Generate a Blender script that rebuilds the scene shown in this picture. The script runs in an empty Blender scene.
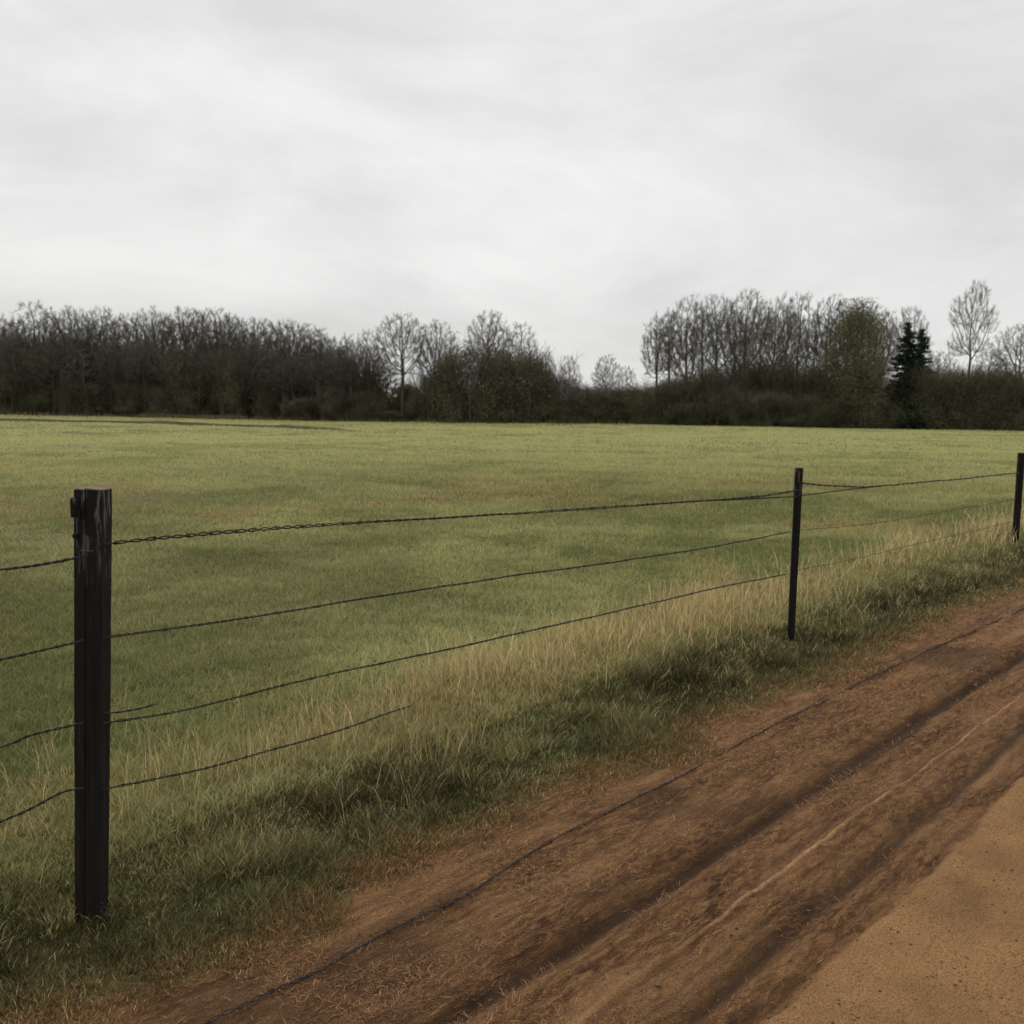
import bpy, math, random
import numpy as np
from mathutils import Matrix, Vector

scene = bpy.context.scene
COL = scene.collection
rng = np.random.default_rng(7)
random.seed(7)

# ------------------------------------------------------------------ camera
F = 983.0; CAM_H = 1.70
TH = math.atan2(512 - 402, F); PH = math.radians(.69)
fw = np.array([0, math.cos(TH), -math.sin(TH)])
r0 = np.array([1., 0, 0]); u0 = np.array([0, math.sin(TH), math.cos(TH)])
rt = math.cos(PH) * r0 + math.sin(PH) * u0
up = -math.sin(PH) * r0 + math.cos(PH) * u0
cam = bpy.data.cameras.new('camera'); camo = bpy.data.objects.new('camera', cam); COL.objects.link(camo)
cam.sensor_width = 36; cam.lens = 36 * F / 1024; cam.clip_end = 3000; cam.clip_start = .05
cam.dof.use_dof = True; cam.dof.focus_distance = 4.0; cam.dof.aperture_fstop = 5.4
camo.matrix_world = Matrix(((rt[0], up[0], -fw[0], 0), (rt[1], up[1], -fw[1], 0), (rt[2], up[2], -fw[2], CAM_H), (0, 0, 0, 1)))
scene.camera = camo

# ------------------------------------------------------------------ world, sun, exposure
SUN_EL = math.radians(40); SUN_AZ = math.atan2(-.60, .80)
world = bpy.data.worlds.new("World"); scene.world = world; world.use_nodes = True
nt = world.node_tree; nt.nodes.clear(); N = nt.nodes.new; Lk = nt.links.new
wo = N('ShaderNodeOutputWorld'); bg = N('ShaderNodeBackground'); bg.inputs[1].default_value = .1
sky = N('ShaderNodeTexSky'); sky.sky_type = 'NISHITA'; sky.sun_disc = False
sky.sun_elevation = SUN_EL; sky.sun_rotation = SUN_AZ
tc = N('ShaderNodeTexCoord')
mp = N('ShaderNodeMapping'); mp.inputs['Rotation'].default_value = (0, math.radians(14), 0); mp.inputs['Scale'].default_value = (1.7, 1.5, 4.6); mp.inputs['Location'].default_value = (3.25, 3, 6.35)
Lk(tc.outputs['Generated'], mp.inputs[0])
n1 = N('ShaderNodeTexNoise'); n1.inputs['Scale'].default_value = 1.15; n1.inputs['Detail'].default_value = 6; n1.inputs['Roughness'].default_value = .57; n1.inputs['Distortion'].default_value = .35
Lk(mp.outputs[0], n1.inputs['Vector'])
cr = N('ShaderNodeValToRGB'); Lk(n1.outputs['Fac'], cr.inputs[0])
cr.color_ramp.elements[0].position = .40; cr.color_ramp.elements[0].color = (.690, .688, .684, 1)
cr.color_ramp.elements[1].position = .66; cr.color_ramp.elements[1].color = (.895, .891, .884, 1)
sx = N('ShaderNodeSeparateXYZ'); Lk(tc.outputs['Generated'], sx.inputs[0])
mr = N('ShaderNodeMapRange'); mr.interpolation_type = 'SMOOTHSTEP'
for i, v in ((1, .38), (2, 1.0), (3, 10.0), (4, 24.0)): mr.inputs[i].default_value = v   # overcast sky is brightest overhead
Lk(sx.outputs['Z'], mr.inputs[0])
vm = N('ShaderNodeVectorMath'); vm.operation = 'SCALE'; Lk(cr.outputs[0], vm.inputs[0]); Lk(mr.outputs[0], vm.inputs['Scale'])
mx = N('ShaderNodeMix'); mx.data_type = 'RGBA'; mx.inputs[0].default_value = .985
Lk(sky.outputs[0], mx.inputs[6]); Lk(vm.outputs[0], mx.inputs[7]); Lk(mx.outputs[2], bg.inputs[0]); Lk(bg.outputs[0], wo.inputs[0])
sl = bpy.data.lights.new('sun', 'SUN'); sl.energy = 1.6; sl.angle = math.radians(12); sl.color = (1, .95, .86)
so = bpy.data.objects.new('sun', sl); COL.objects.link(so)
sd = Vector((math.cos(SUN_EL) * math.sin(SUN_AZ), math.cos(SUN_EL) * math.cos(SUN_AZ), math.sin(SUN_EL)))
so.rotation_euler = sd.to_track_quat('Z', 'Y').to_euler(); so.location = sd * 60
vs = scene.view_settings; vs.view_transform = 'Standard'; vs.look = 'None'; vs.exposure = 0; vs.gamma = 1

# ------------------------------------------------------------------ helpers
A = math.radians(42); SA, CA = math.sin(A), math.cos(A)          # the fence and the track run along u; v is across them
def uv2xy(u, v): return u * SA + v * CA, u * CA - v * SA
def xy2uv(x, y): return x * SA + y * CA, x * CA - y * SA

def tag(o, label=None, cat=None, group=None, kind=None):
    for k, v in (('label', label), ('category', cat), ('group', group), ('kind', kind)):
        if v: o[k] = v
    return o

def lattice(seed):
    return np.random.default_rng(seed).random((256, 256))
LAT = {}
def vnoise(x, y, seed):
    if seed not in LAT: LAT[seed] = lattice(seed)
    L = LAT[seed]
    xi = np.floor(x).astype(int); yi = np.floor(y).astype(int)
    fx = x - xi; fy = y - yi; fx = fx * fx * (3 - 2 * fx); fy = fy * fy * (3 - 2 * fy)
    a = L[xi & 255, yi & 255]; b = L[(xi + 1) & 255, yi & 255]; c = L[xi & 255, (yi + 1) & 255]; d = L[(xi + 1) & 255, (yi + 1) & 255]
    return (a * (1 - fx) + b * fx) * (1 - fy) + (c * (1 - fx) + d * fx) * fy
def fbm(x, y, s, seed, o=4, g=.5):
    t = 0; a = 1; w = 0
    for k in range(o):
        t = t + a * vnoise(x / s + 17.3 * k, y / s - 9.1 * k, seed + k); w += a; a *= g; s = s / 2.03
    return t / w                                                  # 0..1
def sst(a, b, x):
    t = np.clip((x - a) / (b - a), 0, 1); return t * t * (3 - 2 * t)
def gau(x, c, w): return np.exp(-((x - c) / w) ** 2)

def wob(u, seed, amp, s=1.6): return (fbm(u, u * 0 + seed, s, seed, 3) - .5) * 2 * amp
def rut_a(u): return -1.85 + wob(u, 31, .025)
def rut_b(u): return -1.385 + wob(u, 37, .025)
def ridge(u): return -1.555 + wob(u, 43, .018, 2.2) + wob(u, 47, .004, .15)
def sand_edge(u): return -1.15 + wob(u, 53, .03, 1.2) + wob(u, 59, .022, .17)
def grass_edge(u, v): return -2.58 + (fbm(u, v, .8, 61, 4) - .5) * .55

def height(u, v):
    h = height_raw(u, v)
    for bu, bv in ((1.36, -3.06), (6.58, -3.18), (13.05, -3.42)):
        k = np.exp(-(((u - bu) + .12) ** 2 + (v - bv - .12) ** 2) / .22 ** 2); h = h * (1 - k) - .012 * k
    return h
def height_raw(u, v):
    far = sst(20, 45, np.hypot(u, v))
    field = sst(-2.7, -3.3, v)
    h = .09 * sst(-3.02, -3.42, v) * (1 - .8 * sst(-3.4, -6.5, v))
    h = h + field * (fbm(u, v, 1.7, 71, 3) - .5) * .10 + field * (fbm(u, v, .28, 75, 2) - .5) * .03
    h = h + far * field * (fbm(u, v, 22, 77, 2) - .5) * .35
    tr = sst(-2.75, -2.3, v) * (1 - sst(2.3, 2.9, v))
    dirt = tr * (1 - sst(-1.2, -1.1, v))
    h = h + tr * (-.015)
    k1 = .55 + .9 * fbm(u, u * 0, 1.1, 81, 3); k2 = .5 + .9 * fbm(u, u * 0 + 5, 1.3, 85, 3)
    h = h - .034 * k1 * gau(v, rut_a(u), .045) + .020 * k1 * gau(v, rut_a(u) + .11, .05) + .022 * k1 * gau(v, rut_a(u) - .13, .06)
    h = h - .026 * k2 * gau(v, rut_b(u), .045) + .016 * k2 * gau(v, rut_b(u) + .10, .05)
    h = h + .016 * gau(v, ridge(u), .013) * (.6 + .6 * fbm(u, u * 0 + 9, .35, 88, 3)) + .008 * gau(v, ridge(u) + .05, .05)
    h = h + dirt * (fbm(u, v, .32, 91, 4) - .5) * .045 + dirt * (fbm(u, v, .05, 95, 3) - .5) * .012
    s = sst(-.012, .02, v - sand_edge(u)) * tr
    h = h + s * (.022 + (fbm(u, v, .7, 97, 3) - .5) * .03 + (fbm(u, v, .06, 99, 2) - .5) * .006)
    return h
def height_xy(x, y): return height(*xy2uv(x, y))

def link_mesh(name, me, mat, parent=None):
    o = bpy.data.objects.new(name, me); COL.objects.link(o)
    if mat: me.materials.append(mat)
    if parent: o.parent = parent
    return o

def np_mesh(name, V, faces_flat, sizes, smooth=False, attrs=None):
    me = bpy.data.meshes.new(name)
    me.vertices.add(len(V)); me.vertices.foreach_set('co', np.ascontiguousarray(V, np.float32).ravel())
    me.loops.add(len(faces_flat)); me.loops.foreach_set('vertex_index', np.ascontiguousarray(faces_flat, np.int32))
    me.polygons.add(len(sizes)); st = np.concatenate([[0], np.cumsum(sizes)[:-1]]).astype(np.int32)
    me.polygons.foreach_set('loop_start', st)
    me.polygons.foreach_set('use_smooth', np.full(len(sizes), smooth))
    me.update(calc_edges=True)
    for k, v in (attrs or {}).items():
        if v.ndim == 1:
            a = me.attributes.new(k, 'FLOAT', 'POINT'); a.data.foreach_set('value', v.astype(np.float32))
        else:
            a = me.attributes.new(k, 'FLOAT_COLOR', 'POINT')
            c = np.ones((len(v), 4), np.float32); c[:, :3] = v; a.data.foreach_set('color', c.ravel())
    return me

class G:                                                          # small node-graph helper
    def __init__(s, name, rough=.8, spec=.25):
        s.m = bpy.data.materials.new(name); s.m.use_nodes = True; s.t = s.m.node_tree
        s.b = s.t.nodes['Principled BSDF']; s.b.inputs['Roughness'].default_value = rough
        s.b.inputs['Specular IOR Level'].default_value = spec
        s.out = s.t.nodes['Material Output']
    def n(s, t, **k):
        x = s.t.nodes.new(t)
        for a, b in k.items(): setattr(x, a, b)
        return x
    def l(s, a, b): s.t.links.new(a, b)
    def noise(s, vec, scale, detail=4, rough=.55, dist=0):
        x = s.n('ShaderNodeTexNoise'); x.inputs['Scale'].default_value = scale; x.inputs['Detail'].default_value = detail
        x.inputs['Roughness'].default_value = rough; x.inputs['Distortion'].default_value = dist
        if vec: s.l(vec, x.inputs['Vector'])
        return x.outputs['Fac']
    def ramp(s, fac, stops):
        x = s.n('ShaderNodeValToRGB'); s.l(fac, x.inputs[0]); e = x.color_ramp.elements
        while len(e) < len(stops): e.new(.5)
        for i, (p, c) in enumerate(stops):
            e[i].position = p; e[i].color = (c, c, c, 1) if isinstance(c, float) else (*c, 1)
        return x.outputs[0]
    def mix(s, f, a, b, mode='MIX'):
        x = s.n('ShaderNodeMix', data_type='RGBA', blend_type=mode)
        for sock, v in ((x.inputs[0], f), (x.inputs[6], a), (x.inputs[7], b)):
            if isinstance(v, float): sock.default_value = v
            elif isinstance(v, tuple): sock.default_value = (*v, 1)
            else: s.l(v, sock)
        return x.outputs[2]
    def math(s, op, a, b=None, clamp=False):
        x = s.n('ShaderNodeMath', operation=op, use_clamp=clamp)
        for sock, v in ((x.inputs[0], a), (x.inputs[1], b)):
            if v is None: continue
            if isinstance(v, (int, float)): sock.default_value = v
            else: s.l(v, sock)
        return x.outputs[0]
    def attr(s, name):
        x = s.n('ShaderNodeAttribute', attribute_name=name); return x
    def bump(s, h, strength, dist):
        x = s.n('ShaderNodeBump'); x.inputs['Strength'].default_value = strength; x.inputs['Distance'].default_value = dist
        s.l(h, x.inputs['Height']); s.l(x.outputs[0], s.b.inputs['Normal'])
    def col(s, c): s.l(c, s.b.inputs['Base Color']); return s.m

def blade_mat(name, trans=.25, rough=.6):
    g = G(name, rough, .15); a = g.attr('tint').outputs['Color']
    g.l(a, g.b.inputs['Base Color'])
    tr = g.n('ShaderNodeBsdfTranslucent'); g.l(a, tr.inputs[0])
    ms = g.n('ShaderNodeMixShader'); ms.inputs[0].default_value = trans
    g.l(g.b.outputs[0], ms.inputs[1]); g.l(tr.outputs[0], ms.inputs[2]); g.l(ms.outputs[0], g.out.inputs[0])
    return g.m

# ------------------------------------------------------------------ ground
def ground_mat():
    g = G('earth_and_turf', .9, .12)
    geo = g.n('ShaderNodeNewGeometry').outputs['Position']
    rot = g.n('ShaderNodeMapping', vector_type='POINT'); rot.inputs['Rotation'].default_value = (0, 0, A - math.pi / 2)
    g.l(geo, rot.inputs[0])                                       # x along the track
    st = g.n('ShaderNodeMapping'); st.inputs['Scale'].default_value = (.45, 1.6, 1); g.l(rot.outputs[0], st.inputs[0]); sv = st.outputs[0]
    # turf soil under the blades
    tf = g.ramp(g.noise(geo, .35, 5, .6), [(.3, (.070, .074, .024)), (.5, (.105, .098, .034)), (.72, (.135, .110, .045))])
    tf = g.mix(g.ramp(g.noise(geo, 30, 3), [(.35, .0), (.7, 1.)]), tf, (.05, .05, .018))
    # brown dirt with matted straw
    d1 = g.noise(sv, 3.2, 6, .62, .6); d2 = g.noise(sv, 30, 5, .65, .8); d3 = g.noise(geo, 260, 3, .6)
    dc = g.ramp(d1, [(.35, (.046, .019, .0075)), (.46, (.112, .052, .020)), (.57, (.190, .099, .043)), (.70, (.300, .168, .078))])
    dc = g.mix(g.ramp(d2, [(.42, .0), (.64, .8)]), dc, (.31, .162, .068))
    dc = g.mix(g.ramp(d3, [(.42, .7), (.53, .0)]), dc, (.034, .017, .008))
    # sand
    s1 = g.noise(geo, 2.6, 5, .6, .4); s2 = g.noise(geo, 170, 4, .7); s3 = g.noise(geo, 420, 2, .6)
    sc = g.ramp(s1, [(.30, (.205, .106, .041)), (.48, (.290, .155, .063)), (.64, (.35, .190, .080))])
    sc = g.mix(g.ramp(s2, [(.40, .75), (.53, .0)]), sc, (.060, .034, .016))
    sc = g.mix(g.ramp(s3, [(.56, .0), (.72, .6)]), sc, (.30, .21, .125))
    vor = g.n('ShaderNodeTexVoronoi'); vor.inputs['Scale'].default_value = 75; g.l(geo, vor.inputs['Vector'])
    sc = g.mix(g.ramp(vor.outputs['Distance'], [(.10, .5), (.22, .0)]), sc, (.07, .042, .024))
    mud_shade = g.attr('mud_shade').outputs['Fac']; pale = g.attr('pale').outputs['Fac']
    dc = g.mix(g.math('MULTIPLY', mud_shade, .9), dc, (.030, .015, .007))  # damp soil and the shade inside the ruts, both put into the colour
    ln = g.n('ShaderNodeMapping'); ln.inputs['Scale'].default_value = (.9, 22, 1); g.l(rot.outputs[0], ln.inputs[0])
    dc = g.mix(g.ramp(g.noise(ln.outputs[0], 1, 4, .6), [(.50, .0), (.66, .55)]), dc, (.05, .024, .010))
    pf = g.math('MULTIPLY', pale, g.ramp(g.noise(geo, 40, 4, .6), [(.3, .35), (.6, 1.)]))
    dc = g.mix(pf, dc, (.46, .275, .135))
    def jag(f, amt, sc_):
        nn = g.math('MULTIPLY', g.math('SUBTRACT', g.noise(geo, sc_, 5, .65), .5), amt)
        return g.math('ADD', f, nn)
    e = g.ramp(jag(g.attr('sand').outputs['Fac'], 1.1, 28), [(.28, .0), (.72, 1.)])
    c = g.mix(e, dc, sc)
    t = g.ramp(jag(g.attr('turf').outputs['Fac'], .9, 22), [(.35, .0), (.65, 1.)])
    c = g.mix(t, c, tf)
    hb = g.math('ADD', g.math('MULTIPLY', d2, .7), g.math('MULTIPLY', s2, .35))
    hb = g.math('ADD', hb, g.math('MULTIPLY', d3, .25))
    g.bump(hb, 1.0, .03)
    return g.col(c)
EARTH = ground_mat()

def steps(parts):
    out = []
    for a, b, s in parts: out += list(np.arange(a, b - 1e-6, s))
    return out
neg = [-900, -600, -400, -280, -200, -150, -120, -100, -85, -75, -66, -58, -51, -45, -40, -35, -31, -27, -24, -21, -18.5, -16.5, -14.5, -13, -11.5, -10.2, -9]
US = np.array(neg + steps([(-8, -1, .5), (-1, 7, .02), (7, 13, .04), (13, 25, .15), (25, 60, .8)]) + [60, 66, 73, 81, 90, 100, 115, 135, 160, 200, 260, 350, 500, 900])
VM = steps([(-8, -2.6, .05)]); VD = steps([(-2.6, -1.0, .0115)]); VR = steps([(-1.0, 2.6, .05)]); VE = [2.6, 3, 4, 6, 9, 14, 22, 35, 55, 90, 150, 260, 450, 900]
SHEETS = {'pasture_field': np.array(neg + [-8.5] + VM + [-2.6]), 'dirt_track': np.array(VD + [-1.0]), 'sandy_road': np.array(VR + [2.6]), 'roadside_ground': np.array(VE)}
for nm, VS in SHEETS.items():
    U, V = np.meshgrid(US, VS, indexing='ij'); u = U.ravel(); v = V.ravel()
    x, y = uv2xy(u, v); z = height(u, v)
    n, m = len(US), len(VS)
    I = (np.arange(n - 1)[:, None] * m + np.arange(m - 1)[None, :]).ravel()
    q = np.stack([I, I + 1, I + m + 1, I + m], 1)
    sand = sst(-.05, .05, v - sand_edge(u)) * 1.0
    turf = np.maximum(sst(.22, -.22, v - grass_edge(u, v)), sst(2.2, 2.9, v))
    mud_shade = np.clip(.8 * gau(v, rut_a(u) + .075, .02) * sst(.4, .6, fbm(u, v * 0, .8, 118, 2)) + .7 * gau(v, sand_edge(u) - .06, .018) * sst(.45, .6, fbm(u, v * 0, .7, 119, 2)) + gau(v, rut_a(u) + .01, .045) * (.75 + 1.0 * fbm(u, v, .9, 101, 3)) + gau(v, rut_b(u) + .015, .04) * (.65 + .6 * fbm(u, v, .8, 105, 3)) + .55 * sst(.54, .68, fbm(u, v * 1.6, .7, 109, 4)) * (v < -1.9), 0, 1)  # rut bands stand for moist earth and painted shade; blotches are moist earth
    pale = gau(v, ridge(u), .0045) * (.45 + .55 * sst(.3, .55, fbm(u, u * 0, .5, 113, 3)))
    me = np_mesh(nm, np.stack([x, y, z], 1), q.ravel(), np.full(len(q), 4), True, dict(sand=sand, turf=turf, mud_shade=mud_shade, pale=pale))
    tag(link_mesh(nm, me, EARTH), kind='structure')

# the low earth lip of a furrow that crosses the far left of the field
def far_furrow():
    pts = [(-75, 76), (-55, 69.5), (-44, 66.8), (-33.5, 64.8), (-23.5, 63.6), (-15, 60.2), (-10, 56.5), (-6, 52)]
    P = []
    for (a, b), (c, d) in zip(pts[:-1], pts[1:]):
        for t in np.linspace(0, 1, 24, endpoint=False): P.append((a + (c - a) * t, b + (d - b) * t))
    P = np.array(P); T = np.gradient(P, axis=0); T /= np.linalg.norm(T, axis=1)[:, None]; Nn = np.stack([-T[:, 1], T[:, 0]], 1)
    n = len(P); k = np.linspace(0, 1, n); fade = sst(1, .75, k)
    prof = [(-.4, -.10), (-.15, .2), (.05, .32), (.4, .2), (1.2, -.10)]
    V = []; 
    for w, hh in prof:
        xy = P + Nn * (w * (1 + .3 * (fbm(P[:, 0], P[:, 1], 3, 5) - .5)))[:, None]
        V.append(np.column_stack([xy, height_xy(xy[:, 0], xy[:, 1]) + hh * (.45 + .8 * fbm(P[:, 0], P[:, 1], 4, 9)) * fade - .03]))
    V = np.concatenate(V); f = []
    for j in range(len(prof) - 1):
        for i in range(n - 1): f.append((j * n + i, j * n + i + 1, (j + 1) * n + i + 1, (j + 1) * n + i))
    g = G('furrow_soil', .95, .1); geo = g.n('ShaderNodeNewGeometry').outputs['Position']
    m = g.col(g.ramp(g.noise(geo, 1.2, 5), [(.3, (.030, .028, .014)), (.7, (.065, .058, .028))]))
    tag(link_mesh('field_furrow', np_mesh('field_furrow', V, np.array(f).ravel(), np.full(len(f), 4), True), m), kind='structure')
far_furrow()

# ------------------------------------------------------------------ grass (nobody could count it: one object per kind)
def blades(name, x, y, L, W, C, lean, mat, label, cat, bendk=.6, head=None, zoff=0):
    n = len(x); z = height_xy(x, y) + zoff
    az = rng.random(n) * 2 * math.pi; face = rng.random(n) * 2 * math.pi
    dx, dy = np.cos(az), np.sin(az)
    if isinstance(lean, tuple): lean, bx, by = lean; dx = dx + bx; dy = dy + by
    l1 = lean * L; zz = np.sqrt(np.clip(1 - np.clip(lean, 0, .97) ** 2, .03, 1)) * L
    px, py = -np.sin(face), np.cos(face)
    V = np.zeros((n, 5, 3))
    for i, (t, wk) in enumerate(((0, 1), (.55, .8))):
        off = l1 * (t ** 1.6) * bendk / .6
        cx = x + dx * off; cy = y + dy * off; cz = z + zz * t - (0.006 if t == 0 else 0)
        for s, j in ((-1, 0), (1, 1)):
            w = W * wk * .5 * (1 if head is None else head[i])
            V[:, i * 2 + j] = np.column_stack([cx + s * px * w, cy + s * py * w, cz])
    V[:, 4] = np.column_stack([x + dx * l1, y + dy * l1, z + zz * .97])
    b = np.arange(n)[:, None] * 5
    f = np.concatenate([b + 0, b + 1, b + 3, b + 2, b + 2, b + 3, b + 4], 1).ravel()
    sizes = np.tile([4, 3], n)
    tint = np.repeat(C, 5, axis=0)
    me = np_mesh(name, V.reshape(-1, 3), f, sizes, False, dict(tint=tint))
    return tag(link_mesh(name, me, mat), label, cat, kind='stuff')

def polar(n, ra, rb, half=math.radians(36)):
    r = ra * np.exp(rng.random(n) * math.log(rb / ra)); a = (rng.random(n) * 2 - 1) * half
    return r * np.sin(a), r * np.cos(a), r
def lerp(a, b, t): return np.array(a)[None] * (1 - t[:, None]) + np.array(b)[None] * t[:, None]

BL = blade_mat('grass_blade', .38); ST = blade_mat('straw_blade', .2, .7)
GREEN = (.178, .200, .068); OLIVE = (.362, .362, .155); TAN = (.36, .27, .135); DEEP = (.050, .070, .020); BROWN = (.150, .088, .045)

def pasture():
    x, y, r = polar(1150000, 2.6, 95); u, v = xy2uv(x, y)
    k = (v < -3.3); x, y, r, u, v = [q[k] for q in (x, y, r, u, v)]; n = len(x)
    dry = fbm(u, v, 1.5, 121, 4); dry2 = fbm(x * .6, y * .6, 3.5, 125, 4); fine = fbm(u, v, .30, 127, 3); tuft = fbm(u, v, .11, 129, 2)
    t = np.clip(sst(.34, .64, dry) * .65 + sst(.42, .58, dry2) * .35 + sst(8, 30, r) * .6 + (rng.random(n) - .5) * .5 + sst(.4, .7, fine) * .25 - .22, 0, 1)
    C = lerp(GREEN, OLIVE, t)
    br = sst(.48, .63, fbm(x, y * .7, 2.4, 131, 4)) * sst(35, 8, r)
    q = rng.random(n) < .06 + .6 * br
    C[q] = lerp((.33, .25, .10), (.42, .31, .15), rng.random(q.sum()))
    C *= ((.70 + .22 * sst(12, 40, r) + (.60 - .35 * sst(8, 40, r)) * rng.random(n)) * (1 - .2 * sst(.45, .62, fbm(x, y * .6, 3, 137, 3)) * sst(30, 10, r)) * (1 + .22 * sst(15, 50, r)))[:, None]
    L = (.026 + .045 * rng.random(n)) * (1 + .6 * sst(5, 25, r)) * (.5 + .9 * fine) * (.6 + .8 * tuft)
    W = .0012 + .00068 * r
    blades('pasture_grass', x, y, L, W, C, .35 + .55 * rng.random(n), BL, 'short green and olive pasture grass covering the open field', 'grass')
pasture()

def verge():
    x, y, r = polar(1500000, 2.3, 30); u, v = xy2uv(x, y)
    ge = grass_edge(u, v); d = v - ge
    p = sst(.14, -.12, d + (fbm(u, v, .12, 141, 3) - .5) * .35) * sst(-4.3, -3.7, v)
    k = rng.random(len(x)) < p; x, y, r, u, v, d = [q[k] for q in (x, y, r, u, v, d)]; n = len(x); print('VERGE', n)
    cl = fbm(u, v, .16, 145, 3); big = fbm(u, v, .8, 149, 3)
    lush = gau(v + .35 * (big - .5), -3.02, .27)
    t = np.clip(sst(-3.1, -3.7, v) * .75 + (rng.random(n) - .5) * .6 + sst(.45, .75, cl) * .4, 0, 1)
    C = lerp((.115, .130, .048), (.37, .310, .135), t)
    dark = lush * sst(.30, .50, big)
    C = C * (1 - .68 * dark)[:, None] * (1 - .22 * sst(-3.0, -2.85, v))[:, None]                              # lush green growth, with the bank's shaded road side painted into the tint
    br = np.clip(sst(-.30, .06, d) * 1.0 + (rng.random(n) - .5) * .6, 0, 1)
    C = C * (1 - br)[:, None] + np.array((.24, .135, .060)) * br[:, None]
    q = rng.random(n) < (.12 + .30 * sst(.48, .66, fbm(u, v, .35, 147, 3))) * (1 - .6 * sst(-3.0, -2.85, v)); C[q] = lerp(OLIVE, TAN, rng.random(q.sum()))
    C *= (.35 + 1.25 * rng.random(n) ** 1.3)[:, None]
    L = (.022 + .045 * rng.random(n)) * (1 + 1.5 * lush * sst(.35, .65, cl)) * (1 - .5 * br) * (.6 + .8 * cl) * (1 + .5 * sst(-3.2, -3.6, v)) * (.78 + .22 * sst(4, 6, r))
    for bu, bv in ((1.36, -3.0), (6.58, -3.12), (13.05, -3.36)): L *= 1 - (.75 if bu < 2 else .3) * np.exp(-(((u - bu) + .12) ** 2 + (v - bv - .10) ** 2) / (.17 + .008 * bu) ** 2)
    W = .0011 + .0006 * r
    blades('verge_grass', x, y, L, W, C, (.35 + .62 * rng.random(n), .12 * CA, -.12 * SA), BL, 'lush green grass with painted shade, matted along the fence foot beside the track', 'grass', .75)
verge()

def straw():
    x, y, r = polar(400000, 2.6, 40); u, v = xy2uv(x, y)
    c = -3.95 + .25 * (fbm(u, v, 1.5, 151, 2) - .5)
    p = gau(v, c, .43) * (.2 + .8 * sst(.36, .60, fbm(u, v, .7, 153, 3))) * (.75 + .25 * sst(1.5, 4, u)) * .75 * (.5 + .5 * sst(4, 9, r) + .4 * sst(10, 20, r))
    p = np.maximum(p, .05 * gau(v, -3.2, .12) * sst(1.6, 2.4, u) * sst(.4, .6, fbm(u, v, .4, 158, 2)))
    p = np.maximum(p, .30 * gau(v, -3.2, .07) * gau(u, 3.05, .22))
    k = rng.random(len(x)) < p; x, y, r, u, v = [q[k] for q in (x, y, r, u, v)]; n = len(x)
    C = lerp((.27, .225, .09), (.68, .52, .27), np.clip(rng.random(n) * .8 + .35 * sst(2, 5, u), 0, 1)) * (.6 + .6 * rng.random(n))[:, None]
    L = (.06 + .23 * rng.random(n) ** 1.8) * (.75 + .5 * fbm(u, v, .5, 157, 2)) * (1 + .25 * sst(5, 14, r))
    W = .0010 + .00042 * r
    blades('dry_grass', x, y, L, W, C, .15 + .6 * rng.random(n) ** 1.5, ST, 'tall straw coloured dry grass standing behind the fence', 'grass', .5)
straw()

def litter():
    x, y, r = polar(700000, 2.2, 22); u, v = xy2uv(x, y)
    p = sst(-2.75, -2.5, v) * sst(-1.1, -1.6, v + (fbm(u, v, .3, 160, 2) - .5) * .3) * (.08 + .9 * sst(.42, .66, fbm(u, v, .33, 161, 3))) * (1 - .75 * gau(v, rut_a(u), .08)) * (1 - .7 * gau(v, rut_b(u), .07)) * (1 - gau(v, ridge(u), .04))
    p = p * (.5 + .5 * sst(-1.7, -2.3, v))
    k = rng.random(len(x)) < p; x, y, r, u, v = [q[k] for q in (x, y, r, u, v)]; n = len(x)
    C = lerp((.085, .042, .018), (.42, .235, .110), rng.random(n) ** 1.7) * (.7 + .5 * rng.random(n))[:, None]
    L = .012 + .035 * rng.random(n); W = .0009 + .0004 * r
    blades('trodden_straw', x, y, L, W, C, .972 + .025 * rng.random(n), ST, 'brown dead grass fibres trodden flat into the dirt track', 'dead grass', .9)
litter()

def grit():
    n = 26000; x, y, r = polar(n, 1.9, 16); u, v = xy2uv(x, y)
    k = (v > -1.12) | (rng.random(n) < .35) & (v > -2.45); x, y, r, u, v = [q[k] for q in (x, y, r, u, v)]; n = len(x)
    s = (.0013 + .0030 * rng.random(n) ** 4 + .005 * rng.random(n) ** 40) * (1 + .10 * r)
    base = np.array([(1, 0, 0), (-1, 0, 0), (0, 1, 0), (0, -1, 0), (0, 0, .7), (0, 0, -.7)], float)
    V = base[None] * (.7 + .6 * rng.random((n, 6, 1))) * s[:, None, None]
    a = rng.random(n) * 6.28; ca, sa = np.cos(a)[:, None], np.sin(a)[:, None]
    V = np.stack([V[..., 0] * ca - V[..., 1] * sa, V[..., 0] * sa + V[..., 1] * ca, V[..., 2]], -1)
    V += np.column_stack([x, y, height(u, v) + s * .3])[:, None]
    f = np.array([(0, 2, 4), (2, 1, 4), (1, 3, 4), (3, 0, 4), (2, 0, 5), (1, 2, 5), (3, 1, 5), (0, 3, 5)])
    F_ = (np.arange(n)[:, None, None] * 6 + f[None]).reshape(-1)
    C = lerp((.08, .045, .022), (.27, .17, .085), rng.random(n)); C[v < -1.15] *= .6
    me = np_mesh('grit', V.reshape(-1, 3), F_, np.full(n * 8, 3), True, dict(tint=np.repeat(C, 6, axis=0)))
    tag(link_mesh('grit', me, blade_mat('grit_stone', 0, .9)), 'small sand grains and grit scattered over the sandy road', 'grit', kind='stuff')
grit()

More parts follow.
